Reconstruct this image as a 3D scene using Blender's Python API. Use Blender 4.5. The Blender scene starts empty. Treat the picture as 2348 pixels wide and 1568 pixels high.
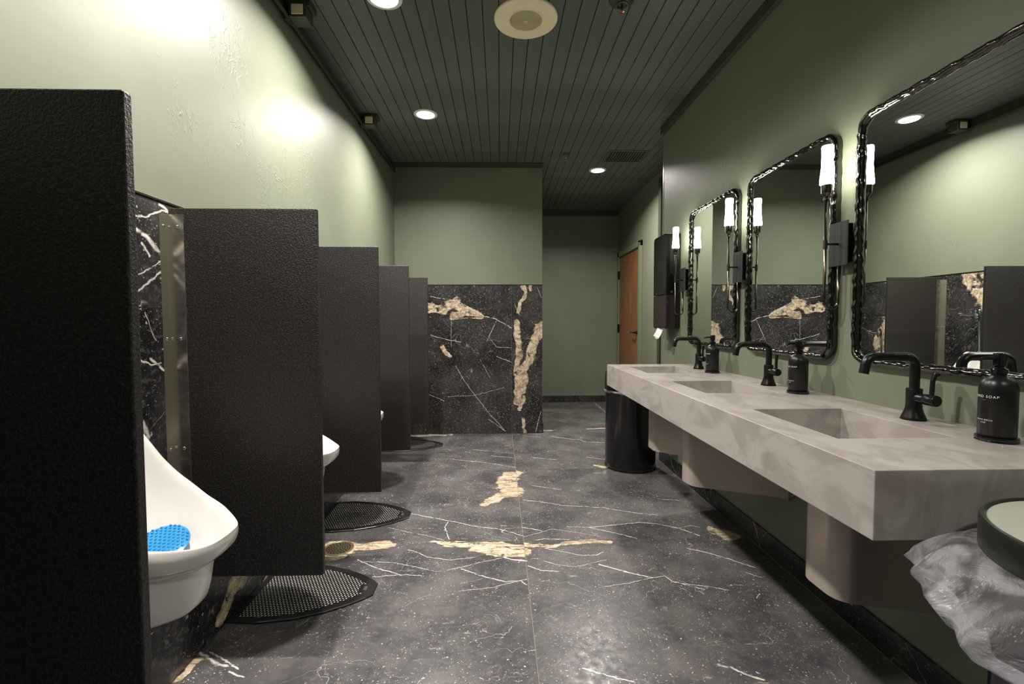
import bpy, bmesh, math, random
from mathutils import Vector, Matrix
random.seed(7)
PI = math.pi
sc = bpy.context.scene
col = sc.collection

# ---------------------------------------------------------------- camera
CAM_H = 1.174
pitch, yaw, roll = .0429, .026, -.0025
fw = Vector((math.sin(yaw)*math.cos(pitch), math.cos(yaw)*math.cos(pitch), -math.sin(pitch)))
rt0 = Vector((math.cos(yaw), -math.sin(yaw), 0)); up0 = rt0.cross(fw)
rt = rt0*math.cos(roll)+up0*math.sin(roll); up = up0*math.cos(roll)-rt0*math.sin(roll)
cam_d = bpy.data.cameras.new('camera'); cam = bpy.data.objects.new('camera', cam_d); col.objects.link(cam)
cam.matrix_world = Matrix(((rt.x, up.x, -fw.x, 0), (rt.y, up.y, -fw.y, 0), (rt.z, up.z, -fw.z, CAM_H), (0, 0, 0, 1)))
cam_d.sensor_width = 36; cam_d.lens = 36*1072.6/2348; cam_d.clip_start = .02; cam_d.clip_end = 60
sc.camera = cam

# ---------------------------------------------------------------- world, exposure
w = bpy.data.worlds.new('world'); sc.world = w; w.use_nodes = True
w.node_tree.nodes['Background'].inputs[0].default_value = (.9, .95, 1, 1)
w.node_tree.nodes['Background'].inputs[1].default_value = 0.02
sc.view_settings.view_transform = 'Standard'; sc.view_settings.look = 'None'
sc.view_settings.gamma = 1; sc.view_settings.use_curve_mapping = False
sc.view_settings.exposure = 0.0
sc.cycles.use_denoising = True
sc.cycles.max_bounces = 8; sc.cycles.diffuse_bounces = 4; sc.cycles.glossy_bounces = 5
sc.cycles.transmission_bounces = 6; sc.cycles.transparent_max_bounces = 12
sc.cycles.sample_clamp_indirect = 6
sc.cycles.caustics_reflective = True; sc.cycles.blur_glossy = .3

# ---------------------------------------------------------------- room constants (metres)
CEIL = 2.775
XL, XR, XR2 = -1.083, 1.36, 1.735        # left wall, basin wall, door wall of the recess
YB, YF, YN = 4.90, 6.80, -1.6            # tiled end wall, far wall, wall behind
YE = 3.90                                # where the basin wall ends
BX = .445                                # right edge of the tiled end wall

P_DL = 43.
E_SHADE = 44.
# downlights: (x, y, power); the last is unseen, added to light the counter end
DL = [(-.565, 1.08, P_DL), (-.565, 2.39, P_DL), (-.565, 3.69, P_DL), (1.04, 4.99, P_DL*1.0), (.95, -.6, P_DL*.35)]
SPREAD = math.radians(150)
for i, (x, y, p) in enumerate(DL):
    ld = bpy.data.lights.new('downlight_lamp', 'AREA'); ld.shape = 'DISK'; ld.size = .125; ld.energy = p
    ld.color = (1, .925, .865); ld.spread = SPREAD
    lo = bpy.data.objects.new('downlight_lamp', ld); col.objects.link(lo); lo.location = (x, y, CEIL-.0135)

# ---------------------------------------------------------------- node helpers
class NT:
    def __init__(s, name):
        s.m = bpy.data.materials.new(name); s.m.use_nodes = True; s.t = s.m.node_tree
        s.b = s.t.nodes['Principled BSDF']; s.out = s.t.nodes['Material Output']
    def n(s, kind, ins=None, **kw):
        nd = s.t.nodes.new(kind)
        for k, v in kw.items(): setattr(nd, k, v)
        for k, v in (ins or {}).items(): s.set(nd.inputs[k], v)
        return nd
    def set(s, sock, v):
        if isinstance(v, bpy.types.NodeSocket): s.t.links.new(v, sock)
        else: sock.default_value = v
    def math(s, op, a, b=0., c=0., clamp=False):
        nd = s.t.nodes.new('ShaderNodeMath'); nd.operation = op; nd.use_clamp = clamp
        s.set(nd.inputs[0], a); s.set(nd.inputs[1], b); s.set(nd.inputs[2], c); return nd.outputs[0]
    def vm(s, op, a, b=(0, 0, 0), sc_=1.):
        nd = s.t.nodes.new('ShaderNodeVectorMath'); nd.operation = op
        s.set(nd.inputs[0], a); s.set(nd.inputs[1], b)
        if op == 'SCALE': s.set(nd.inputs['Scale'], sc_)
        return nd.outputs['Value'] if op in ('DOT_PRODUCT', 'LENGTH', 'DISTANCE') else nd.outputs[0]
    def noise(s, vec, scale, detail=3, rough=.5, dist=0., color=False):
        nd = s.n('ShaderNodeTexNoise', {'Vector': vec, 'Scale': scale, 'Detail': detail, 'Roughness': rough, 'Distortion': dist})
        return nd.outputs['Color' if color else 'Fac']
    def ramp(s, v, lo, hi):          # smooth 0..1 between lo and hi
        nd = s.n('ShaderNodeMapRange', {'Value': v, 'From Min': lo, 'From Max': hi}, interpolation_type='SMOOTHSTEP'); return nd.outputs[0]
    def mix(s, f, a, b):
        nd = s.n('ShaderNodeMix', data_type='RGBA'); s.set(nd.inputs[0], f)
        for k, v in ((6, a), (7, b)):
            if isinstance(v, tuple) and len(v) == 3: v = (*v, 1)
            s.set(nd.inputs[k], v)
        return nd.outputs[2]
    def bump(s, h, strength=.2, dist=.01, prev=None):
        nd = s.n('ShaderNodeBump', {'Height': h, 'Strength': strength, 'Distance': dist})
        if prev is not None: s.set(nd.inputs['Normal'], prev)
        return nd.outputs[0]
    def P(s, **kw):
        for k, v in kw.items():
            k = k.replace('_', ' ')
            if isinstance(v, tuple) and len(v) == 3: v = (*v, 1)
            s.set(s.b.inputs[k], v)
        return s.m
def gpos(t): return t.n('ShaderNodeNewGeometry').outputs['Position']
def opos(t): return t.n('ShaderNodeTexCoord').outputs['Object']

def simple(name, color, rough=.5, metal=0., spec=.5, noise_scale=0, var=0., bump=0., bscale=200, bdist=.001, coat=0.):
    t = NT(name); p = opos(t)
    c = color
    if var: c = t.mix(t.ramp(t.noise(p, noise_scale, 4), .35, .65), tuple(x*(1-var) for x in color), tuple(min(1, x*(1+var)) for x in color))
    kw = dict(Base_Color=c, Roughness=rough, Metallic=metal, Specular_IOR_Level=spec, Coat_Weight=coat)
    if bump: kw['Normal'] = t.bump(t.noise(p, bscale, 2), bump, bdist)
    return t.P(**kw)

# painted plaster with trowel ridges
def plaster(name, color, rough=.47, amt=1., axis_along='Y'):
    t = NT(name); p = gpos(t)
    mask = t.ramp(t.noise(p, 2.3, 3, .6), .54, .66)
    mp = t.n('ShaderNodeMapping', {'Vector': p, 'Scale': (1, 1, .42), 'Rotation': (.35, 0, 0)}).outputs[0]
    n1 = t.noise(mp, 14, 4, .62, .8)
    ridge = t.math('MULTIPLY', t.math('SUBTRACT', 1., t.ramp(t.math('ABSOLUTE', t.math('SUBTRACT', n1, .5)), 0., .022)), mask)
    blobs = t.math('MULTIPLY', t.ramp(t.noise(mp, 60, 2, .5), .60, .68), mask)
    soft = t.noise(p, 4, 3)
    fine = t.noise(p, 350, 2)
    nb = t.bump(fine, .05, .0008)
    nb = t.bump(soft, .25, .006, nb)
    nb = t.bump(t.math('ADD', ridge, t.math('MULTIPLY', blobs, .6)), .42*amt, .0018, nb)
    c = t.mix(t.ramp(t.noise(p, 2.5, 3), .3, .7), tuple(x*.95 for x in color), tuple(x*1.04 for x in color))
    return t.P(Base_Color=c, Roughness=rough, Specular_IOR_Level=.36, Normal=nb)

GREEN = (.185, .205, .148)
M = {}
M['wall'] = plaster('sage_paint', GREEN)
M['ceil'] = simple('ceiling_paint', (.118, .134, .118), .5, var=.12, noise_scale=3, bump=.1, bscale=80)
M['trim'] = simple('trim_paint', (.045, .06, .038), .42)
M['frame'] = simple('frame_paint', (.17, .21, .13), .35)
M['panel'] = None
t = NT('black_laminate'); p = opos(t)
grain = t.noise(p, 190, 3, .65)
M['panel'] = t.P(Base_Color=t.mix(t.ramp(t.noise(p, 150, 4, .75), .46, .66), (.009, .008, .0075), (.045, .039, .035)), Roughness=.40, Specular_IOR_Level=.6,  # paler flecks in the colour stand in for glints off the grain
                 Normal=t.bump(grain, 1., .0026))
M['steel'] = NT('brushed_steel')
t = M['steel']; p = opos(t)
mp = t.n('ShaderNodeMapping', {'Vector': p, 'Scale': (1, 1, 60)}).outputs[0]
M['steel'] = t.P(Base_Color=(.76, .72, .65), Metallic=1., Roughness=t.n('ShaderNodeMapRange', {'Value': t.noise(mp, 6, 3), 'To Min': .16, 'To Max': .32}).outputs[0], Normal=t.bump(t.noise(mp, 12, 2), .05, .001))
M['chrome'] = simple('chrome', (.8, .8, .82), .07, 1.)
M['porcelain'] = simple('white_porcelain', (.80, .78, .74), .09, spec=.55, coat=.3)
M['matte_black'] = simple('matte_black_metal', (.0055, .0055, .0055), .30, spec=.42)
M['bottle'] = simple('black_bottle', (.006, .0055, .0055), .34, spec=.42)
M['gloss_black'] = simple('gloss_black_plastic', (.006, .006, .007), .06, spec=.55)
M['dark_metal'] = simple('dark_bronze', (.16, .145, .125), .2, 1.)
M['hammered'] = simple('hammered_black_metal', (.10, .097, .092), .15, 1., bump=.45, bscale=34, bdist=.005)
M['can'] = simple('gloss_black_steel', (.006, .006, .007), .16, spec=.6)
M['plate'] = simple('sconce_plate', (.028, .031, .029), .45)
M['gloss_satin'] = simple('satin_black_steel', (.010, .011, .009), .3, spec=.5)
M['lid'] = simple('lid_top_wall_reflection', (.34, .36, .30), .35, 0., spec=.5)  # pale green stands in for the wall mirrored in the lid
M['mirror'] = simple('mirror_glass', (.86, .9, .87), .0, 1.)
M['cream'] = simple('cream_enamel', (.93, .82, .56), .45, var=.03, noise_scale=8)
M['cream_mesh'] = simple('cream_grille', (.62, .56, .38), .5)
M['white_print'] = simple('white_print', (.75, .75, .72), .5)
M['paper'] = simple('white_paper', (.8, .8, .78), .8, var=.05, noise_scale=40)
M['brass'] = simple('dull_brass', (.45, .36, .22), .35, .8)
M['copper'] = simple('copper', (.55, .25, .10), .25, 1.)
M['rubber'] = simple('black_rubber', (.012, .011, .011), .35, spec=.5)
M['mat_back'] = simple('pale_underlayer', (.80, .78, .72), .6)  # pale sheet under the mat grid, showing through its holes
M['baffle'] = simple('white_baffle', (.85, .85, .82), .3, spec=.5)
M['hose'] = simple('grey_hose', (.3, .34, .26), .4)
M['dark_void'] = simple('dark_recess', (.004, .004, .004), .6)

# solid grey worktop with soft cloudy veins
t = NT('grey_solid_surface'); p = gpos(t)
mp = t.n('ShaderNodeMapping', {'Vector': p, 'Scale': (1.6, .8, 1.6), 'Rotation': (0, .3, .5)}).outputs[0]
cl = t.noise(mp, 5, 5, .55, 1.2)
c = t.mix(t.ramp(cl, .38, .58), (.335, .305, .285), (.42, .39, .365))
c = t.mix(t.math('MULTIPLY', t.ramp(t.noise(mp, 9, 5, .6, 1.), .58, .75), .45), c, (.22, .195, .175))
M['counter'] = t.P(Base_Color=c, Roughness=.27, Specular_IOR_Level=.5)
t = NT('taupe_panel'); p = gpos(t)
M['cover'] = t.P(Base_Color=t.mix(t.noise(p, 5, 3), (.48, .42, .375), (.58, .52, .47)), Roughness=.24, Specular_IOR_Level=.7, Metallic=.45)

# wood door
t = NT('walnut_veneer'); p = gpos(t)
mp = t.n('ShaderNodeMapping', {'Vector': p, 'Scale': (9, 9, .8)}).outputs[0]
c = t.mix(t.ramp(t.noise(mp, 3, 5, .6, .6), .3, .7), (.19, .075, .030), (.30, .125, .052))
M['door'] = t.P(Base_Color=c, Roughness=.38)

# glowing frosted shade
t = NT('frosted_shade_lit')
M['shade'] = t.P(Base_Color=(.9, .9, .85), Emission_Color=(1., .99, .82, 1), Emission_Strength=E_SHADE)
t = NT('downlight_lens_lit')
M['lens'] = t.P(Base_Color=(.9, .9, .9), Emission_Color=(1., .95, .86, 1), Emission_Strength=12.)

# blue urinal screen
t = NT('blue_gel'); 
M['blue'] = t.P(Base_Color=(.03, .32, .66), Roughness=.25, Emission_Strength=0., Transmission_Weight=.15)

# clear bag plastic
t = NT('bag_plastic'); p = opos(t)
tr = t.n('ShaderNodeBsdfTransparent', {'Color': (.93, .94, .95, 1)})
tl = t.n('ShaderNodeBsdfTranslucent', {'Color': (.85, .85, .88, 1)})
nb = t.bump(t.noise(p, 17, 3, .6, 1.5), .8, .012)
df = t.n('ShaderNodeBsdfPrincipled', {'Base Color': (.80, .80, .84, 1), 'Roughness': .22, 'Normal': nb})
m1 = t.n('ShaderNodeMixShader', {0: .6}); t.set(m1.inputs[1], tl.outputs[0]); t.set(m1.inputs[2], df.outputs[0])
m2 = t.n('ShaderNodeMixShader'); t.set(m2.inputs[0], t.math('ADD', .12, t.math('MULTIPLY', t.ramp(t.noise(p, 9, 3, .5, 1.), .42, .65), .30)))
t.set(m2.inputs[1], tr.outputs[0]); t.set(m2.inputs[2], m1.outputs[0])
t.set(t.out.inputs['Surface'], m2.outputs[0]); M['bag'] = t.m

# ---- marble: hand-placed veins and cream patches (real coordinates) plus fine procedural ones
def seg_group():
    g = bpy.data.node_groups.new('segment_mask', 'ShaderNodeTree')
    for nm, ty in (('P', 'NodeSocketVector'), ('A', 'NodeSocketVector'), ('BA', 'NodeSocketVector'), ('inv', 'NodeSocketFloat'), ('W0', 'NodeSocketFloat'), ('W1', 'NodeSocketFloat')):
        g.interface.new_socket(nm, in_out='INPUT', socket_type=ty)
    g.interface.new_socket('M', in_out='OUTPUT', socket_type='NodeSocketFloat')
    i = g.nodes.new('NodeGroupInput'); o = g.nodes.new('NodeGroupOutput'); L = g.links.new
    pa = g.nodes.new('ShaderNodeVectorMath'); pa.operation = 'SUBTRACT'; L(i.outputs['P'], pa.inputs[0]); L(i.outputs['A'], pa.inputs[1])
    d = g.nodes.new('ShaderNodeVectorMath'); d.operation = 'DOT_PRODUCT'; L(pa.outputs[0], d.inputs[0]); L(i.outputs['BA'], d.inputs[1])
    m = g.nodes.new('ShaderNodeMath'); m.operation = 'MULTIPLY'; m.use_clamp = True; L(d.outputs['Value'], m.inputs[0]); L(i.outputs['inv'], m.inputs[1])
    s = g.nodes.new('ShaderNodeVectorMath'); s.operation = 'SCALE'; L(i.outputs['BA'], s.inputs[0]); L(m.outputs[0], s.inputs['Scale'])
    e = g.nodes.new('ShaderNodeVectorMath'); e.operation = 'DISTANCE'; L(pa.outputs[0], e.inputs[0]); L(s.outputs[0], e.inputs[1])
    r = g.nodes.new('ShaderNodeMapRange'); r.interpolation_type = 'SMOOTHSTEP'
    L(e.outputs['Value'], r.inputs['Value']); L(i.outputs['W0'], r.inputs['From Min']); L(i.outputs['W1'], r.inputs['From Max'])
    r.inputs['To Min'].default_value = 1; r.inputs['To Max'].default_value = 0
    L(r.outputs[0], o.inputs[0]); return g
SEG = seg_group()
def segs(t, P, lst, box, soft):
    out = None
    for poly, wd in lst:
        for a, b in zip(poly, poly[1:]):
            mrg = wd+.05
            if max(a[0], b[0]) < box[0]-mrg or min(a[0], b[0]) > box[1]+mrg or max(a[1], b[1]) < box[2]-mrg or min(a[1], b[1]) > box[3]+mrg: continue
            ba = (b[0]-a[0], b[1]-a[1]); q = ba[0]**2+ba[1]**2
            if q < 1e-9: continue
            nd = t.t.nodes.new('ShaderNodeGroup'); nd.node_tree = SEG
            t.set(nd.inputs['P'], P); nd.inputs['A'].default_value = (*a, 0); nd.inputs['BA'].default_value = (*ba, 0)
            nd.inputs['inv'].default_value = 1/q; nd.inputs['W0'].default_value = wd*soft; nd.inputs['W1'].default_value = wd
            out = nd.outputs[0] if out is None else t.math('MAXIMUM', out, nd.outputs[0])
    return out
def marble(name, ax, veins, patches, box, seed=0., rough=(.26, .42), stretch=(1, 1), base=((.012, .012, .0135), (.048, .045, .045)), spk=1.):
    t = NT(name); s = t.n('ShaderNodeSeparateXYZ', {0: gpos(t)})
    P = t.n('ShaderNodeCombineXYZ', {0: s.outputs[ax[0]], 1: s.outputs[ax[1]]}).outputs[0]
    PS = t.vm('ADD', P, (seed*3.17, seed*1.71, seed))
    def warp(base, sc1, a1, sc2, a2):
        v = t.vm('ADD', base, t.vm('SCALE', t.vm('SUBTRACT', t.noise(PS, sc1, 2, .5, color=True), (.5, .5, .5)), sc_=a1))
        v = t.vm('ADD', v, t.vm('SCALE', t.vm('SUBTRACT', t.noise(PS, sc2, 2, .5, color=True), (.5, .5, .5)), sc_=a2))
        return t.vm('MULTIPLY', v, (1, 1, 0))
    Pv = warp(P, 7, .018, 45, .014)
    vm_ = segs(t, Pv, [(a_, w_*.6) for a_, w_ in veins], box, .15)
    Pp = warp(P, 5, .13, 30, .022)
    pm = segs(t, Pp, patches, box, .35)
    if pm is not None: pm = t.ramp(t.math('ADD', pm, t.math('MULTIPLY', t.math('SUBTRACT', t.noise(t.vm('MULTIPLY', PS, (stretch[0]*.8, stretch[1]*.8, 1)), 13, 6, .68), .5), 2.4)), .30, .62)
    # fine background veining
    mp = t.n('ShaderNodeMapping', {'Vector': warp(PS, 3, .5, 18, .07), 'Scale': (stretch[0], stretch[1], 1)}).outputs[0]
    vo = t.n('ShaderNodeTexVoronoi', {'Vector': mp, 'Scale': 2.3}, feature='DISTANCE_TO_EDGE').outputs['Distance']
    fine = t.math('MULTIPLY', t.math('SUBTRACT', 1., t.ramp(vo, .0005, .0045)), t.ramp(t.noise(PS, 4, 2), .50, .60))
    vo2 = t.n('ShaderNodeTexVoronoi', {'Vector': mp, 'Scale': 9.}, feature='DISTANCE_TO_EDGE').outputs['Distance']
    fine2 = t.math('MULTIPLY', t.math('SUBTRACT', 1., t.ramp(vo2, .002, .02)), t.ramp(t.noise(PS, 7, 2), .56, .68))
    cloud = t.ramp(t.noise(PS, 3.2, 5, .6), .32, .70)
    c = t.mix(cloud, *base)
    c = t.mix(t.math('MULTIPLY', t.ramp(t.noise(PS, 45, 5, .75), .50, .70), .5*spk), c, (.16, .147, .138))
    sp = t.math('MULTIPLY', t.ramp(t.noise(PS, 130, 2, .5), .655, .71), t.ramp(t.noise(PS, 6, 2), .35, .55))
    sp2 = t.ramp(t.noise(PS, 52, 3, .6), .675, .72)
    c = t.mix(t.math('MULTIPLY', t.math('MAXIMUM', sp, sp2), .75*spk), c, (.55, .52, .47))
    c = t.mix(t.math('MULTIPLY', fine2, .42), c, (.35, .31, .27))
    c = t.mix(t.math('MULTIPLY', fine, .55), c, (.60, .56, .50))
    if pm is not None:
        PB = t.vm('MULTIPLY', PS, (stretch[0]*.8, stretch[1], 1))
        beige = t.mix(t.ramp(t.noise(PB, 14, 6, .7, 1.3), .36, .60), (.34, .25, .16), (.76, .63, .46))
        rip = t.math('SUBTRACT', 1., t.ramp(t.math('ABSOLUTE', t.math('SUBTRACT', t.noise(PB, 10, 6, .62, 1.6), .5)), .003, .022))
        beige = t.mix(t.math('MULTIPLY', rip, .7), beige, (.05, .042, .035))
        holes = t.ramp(t.noise(PS, 9, 6, .65), .35, .45)
        c = t.mix(t.math('MULTIPLY', pm, holes), c, beige)
    if vm_ is not None:
        vw = t.math('MULTIPLY', vm_, t.ramp(t.noise(PS, 26, 3, .6), .30, .52))
        c = t.mix(vw, c, (.78, .73, .65))
    rr = t.n('ShaderNodeMapRange', {'Value': t.noise(PS, 30, 4, .65), 'From Min': .3, 'From Max': .7, 'To Min': rough[0], 'To Max': rough[1]}).outputs[0]
    return t.P(Base_Color=c, Roughness=rr, Specular_IOR_Level=.5, Normal=t.bump(t.noise(PS, 90, 3), .06, .001))

# ---------------------------------------------------------------- mesh helpers
def mesh(name, verts, faces, m, parent=None, smooth=False, angle=None):
    me = bpy.data.meshes.new(name); me.from_pydata([tuple(v) for v in verts], [], faces)
    o = bpy.data.objects.new(name, me); col.objects.link(o)
    if m: me.materials.append(m)
    if parent: o.parent = parent
    if smooth: shade(me, angle)
    return o
def shade(me, angle=None):
    me.polygons.foreach_set('use_smooth', [True]*len(me.polygons)); me.update()
    if angle: me.set_sharp_from_angle(angle=math.radians(angle))
class G:
    def __init__(s): s.v = []; s.f = []
    def add(s, vs, fs):
        n = len(s.v); s.v += [tuple(v) for v in vs]; s.f += [tuple(i+n for i in f) for f in fs]; return s
    def box(s, x0, x1, y0, y1, z0, z1):
        return s.add([(x0, y0, z0), (x1, y0, z0), (x1, y1, z0), (x0, y1, z0), (x0, y0, z1), (x1, y0, z1), (x1, y1, z1), (x0, y1, z1)],
                     [(0, 3, 2, 1), (4, 5, 6, 7), (0, 1, 5, 4), (1, 2, 6, 5), (2, 3, 7, 6), (3, 0, 4, 7)])
    def bbox(s, x0, x1, y0, y1, z0, z1, b=.002, seg=1):
        bm = bmesh.new(); bmesh.ops.create_cube(bm, size=1)
        for v in bm.verts: v.co = Vector(((x0+x1)/2+v.co.x*(x1-x0), (y0+y1)/2+v.co.y*(y1-y0), (z0+z1)/2+v.co.z*(z1-z0)))
        bmesh.ops.bevel(bm, geom=bm.edges[:], offset=b, segments=seg, affect='EDGES', profile=.5)
        bm.verts.index_update(); s.add([v.co[:] for v in bm.verts], [[v.index for v in f.verts] for f in bm.faces]); bm.free(); return s
    def lathe(s, prof, c=(0, 0, 0), axis='z', n=32, a0=0.):
        vs = []; fs = []
        for r, h in prof:
            for k in range(n):
                a = a0+2*PI*k/n; x, y = r*math.cos(a), r*math.sin(a)
                p = {'z': (x, y, h), 'x': (h, x, y), 'y': (y, h, x)}[axis]
                vs.append((c[0]+p[0], c[1]+p[1], c[2]+p[2]))
        for i in range(len(prof)-1):
            for k in range(n):
                a, b = i*n+k, i*n+(k+1) % n; fs.append((a, b, b+n, a+n))
        if prof[0][0] > 1e-6: fs.append(tuple(reversed(range(n))))
        if prof[-1][0] > 1e-6: fs.append(tuple((len(prof)-1)*n+k for k in range(n)))
        return s.add(vs, fs)
    def tube(s, pts, r, n=14, closed=False, cap=True, wob=None, flat=None):
        pts = [Vector(p) for p in pts]; N = len(pts); rs = r if isinstance(r, (list, tuple)) else [r]*N
        up_ = None; vs = []; fs = []
        for i, p in enumerate(pts):
            if closed: tg = (pts[(i+1) % N]-pts[i-1])
            else: tg = pts[min(i+1, N-1)]-pts[max(i-1, 0)]
            tg.normalize()
            if up_ is None:
                up_ = Vector(flat) if flat else (Vector((0, 0, 1)) if abs(tg.z) < .9 else Vector((1, 0, 0)))
            up_ = (up_-tg*up_.dot(tg)).normalized(); sd = tg.cross(up_)
            for k in range(n):
                a = 2*PI*k/n; q = rs[i]*(1+(wob(i, a) if wob else 0))
                fx = flat and 1.5 or 1
                vs.append(p+up_*math.cos(a)*q*fx+sd*math.sin(a)*q)
        for i in range(N if closed else N-1):
            for k in range(n):
                a, b = i*n+k, i*n+(k+1) % n; j = ((i+1) % N)*n; fs.append((a, b, j+(k+1) % n, j+k))
        if cap and not closed: fs.append(tuple(reversed(range(n)))); fs.append(tuple((N-1)*n+k for k in range(n)))
        return s.add(vs, fs)
    def build(s, name, m, parent=None, smooth=False, angle=None): return mesh(name, s.v, s.f, m, parent, smooth, angle)
def fillet(pts, r, n=6):
    pts = [Vector(p) for p in pts]; out = [pts[0]]
    for i in range(1, len(pts)-1):
        a, b, c = pts[i-1], pts[i], pts[i+1]; d1 = (a-b).normalized(); d2 = (c-b).normalized()
        ang = d1.angle(d2); tl = min(r/math.tan(ang/2), (a-b).length*.49, (c-b).length*.49); p1 = b+d1*tl; p2 = b+d2*tl
        for k in range(n+1):
            u = k/n; out.append(p1*(1-u)**2+b*2*u*(1-u)+p2*u*u)
    out.append(pts[-1]); return out
def empty(name, label, cat, loc=(0, 0, 0), group=None, rz=0):
    o = bpy.data.objects.new(name, None); col.objects.link(o); o.location = loc; o.rotation_euler.z = rz; o.empty_display_size = .05
    o['label'] = label; o['category'] = cat
    if group: o['group'] = group
    return o
def tag(o, label, cat, group=None):
    o['label'] = label; o['category'] = cat
    if group: o['group'] = group
    return o
def struct(o, label=None, cat=None):
    o['kind'] = 'structure'
    if label: o['label'] = label
    if cat: o['category'] = cat
    return o
def copy_tree(o, parent=None):
    c = o.copy(); col.objects.link(c)
    if parent: c.parent = parent
    for ch in list(o.children): copy_tree(ch, c)
    return c
FV=[([(-0.552, 2.839), (-0.332, 2.743), (-0.284, 2.718), (-0.168, 2.654), (-0.02, 2.613), (0.067, 2.561), (0.124, 2.518)], 0.006), ([(-0.645, 2.647), (-0.533, 2.594), (-0.413, 2.542), (-0.302, 2.486)], 0.003), ([(-0.309, 2.711), (-0.321, 2.644), (-0.295, 2.559), (-0.273, 2.491)], 0.006), ([(-0.477, 2.386), (-0.364, 2.302), (-0.249, 2.271), (-0.124, 2.294)], 0.004), ([(-0.711, 2.291), (-0.606, 2.213), (-0.468, 2.14)], 0.006), ([(-0.669, 2.268), (-0.531, 2.258), (-0.403, 2.207), (-0.301, 2.164), (-0.189, 2.201), (0.015, 2.29)], 0.004), ([(0.015, 2.29), (0.054, 2.267), (0.124, 2.249)], 0.013), ([(-0.594, 2.129), (-0.468, 2.14), (-0.364, 2.132)], 0.004), ([(-0.187, 2.185), (-0.105, 2.129), (0.023, 2.069)], 0.008), ([(0.023, 2.069), (0.089, 2.076), (0.118, 2.039)], 0.005), ([(0.151, 3.039), (0.269, 3.0), (0.392, 2.94), (0.661, 2.891), (0.831, 2.802), (0.95, 2.773)], 0.006), ([(-0.43, 3.981), (-0.14, 3.875), (0.126, 3.731)], 0.006), ([(-0.256, 4.274), (0.12, 4.132)], 0.005), ([(-0.078, 4.069), (0.116, 3.995)], 0.006), ([(-1.083, 1.652), (-1.033, 1.624), (-0.968, 1.583), (-0.936, 1.576)], 0.012), ([(-1.036, 1.644), (-0.977, 1.616), (-0.893, 1.563)], 0.008), ([(-0.917, 1.551), (-0.855, 1.526)], 0.008), ([(0.122, 2.627), (0.229, 2.579)], 0.007), ([(0.127, 2.505), (0.291, 2.603), (0.547, 2.5)], 0.003), ([(0.378, 2.628), (0.508, 2.614), (0.668, 2.521), (0.738, 2.469)], 0.005), ([(0.516, 2.614), (0.658, 2.637), (0.813, 2.67), (0.905, 2.648), (1.013, 2.589), (1.091, 2.491)], 0.007), ([(1.013, 2.589), (1.099, 2.623), (1.135, 2.595)], 0.003), ([(0.178, 2.463), (0.24, 2.482), (0.373, 2.465)], 0.005), ([(0.229, 2.376), (0.398, 2.298), (0.482, 2.295), (0.532, 2.329)], 0.005), ([(0.157, 2.277), (0.268, 2.214), (0.358, 2.185), (0.521, 2.252)], 0.003), ([(0.129, 2.205), (0.17, 2.178), (0.195, 2.159), (0.287, 2.153)], 0.006), ([(0.474, 2.207), (0.593, 2.134), (0.695, 2.083)], 0.009), ([(0.695, 2.083), (0.757, 2.093), (0.778, 2.046), (0.894, 1.976)], 0.005), ([(0.786, 2.034), (0.924, 2.002), (1.0, 1.968)], 0.005), ([(0.461, 2.016), (0.588, 2.046), (0.695, 2.083)], 0.003), ([(-0.185, 1.998), (-0.039, 2.026), (0.119, 2.089)], 0.003), ([(0.745, 1.531), (0.781, 1.517), (0.816, 1.485), (0.859, 1.463)], 0.011), ([(0.274, 1.532), (0.341, 1.502), (0.425, 1.469), (0.449, 1.459)], 0.006), ([(0.965, 2.353), (1.031, 2.318), (1.105, 2.262), (1.213, 2.152)], 0.006), ([(1.151, 2.111), (1.199, 2.068)], 0.006), ([(1.085, 1.908), (1.113, 1.938)], 0.004), ([(0.52, 4.74), (0.73, 4.606), (0.781, 4.611), (0.838, 4.511), (1.012, 4.48)], 0.01), ([(0.239, 4.786), (0.414, 4.709)], 0.007), ([(0.276, 4.008), (0.481, 3.927)], 0.007), ([(0.752, 4.004), (0.886, 3.918)], 0.007), ([(0.228, 3.305), (0.424, 3.22)], 0.006), ([(0.568, 6.083), (0.911, 5.957)], 0.008), ([(1.373, 6.683), (1.368, 5.995)], 0.01), ([(1.047, 3.025), (1.175, 2.996)], 0.006), ([(1.46, 2.659), (1.388, 2.482), (1.343, 2.387)], 0.004)]
FP=[([(0.086, 3.553), (0.032, 3.379), (0.084, 3.197)], 0.11), ([(-0.081, 3.002), (0.007, 3.136), (0.084, 3.176)], 0.05), ([(-0.926, 2.448), (-0.773, 2.407), (-0.621, 2.445)], 0.065), ([(-0.886, 2.341), (-0.818, 2.338)], 0.075), ([(-0.339, 2.449), (-0.149, 2.43), (0.122, 2.409)], 0.035), ([(-0.111, 2.386), (-0.002, 2.348), (0.118, 2.332)], 0.06), ([(0.129, 2.402), (0.397, 2.424), (0.565, 2.442)], 0.03), ([(1.206, 2.574), (1.266, 2.486)], 0.06), ([(0.465, 4.981), (0.558, 5.009)], 0.04), ([(0.982, 5.04), (1.156, 5.082)], 0.035), ([(0.799, 3.743), (0.835, 3.72)], 0.05), ([(-0.918, 4.803), (-0.524, 4.87)], 0.05), ([(-1.055, 1.531), (-1.058, 1.605)], 0.022)]
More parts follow.
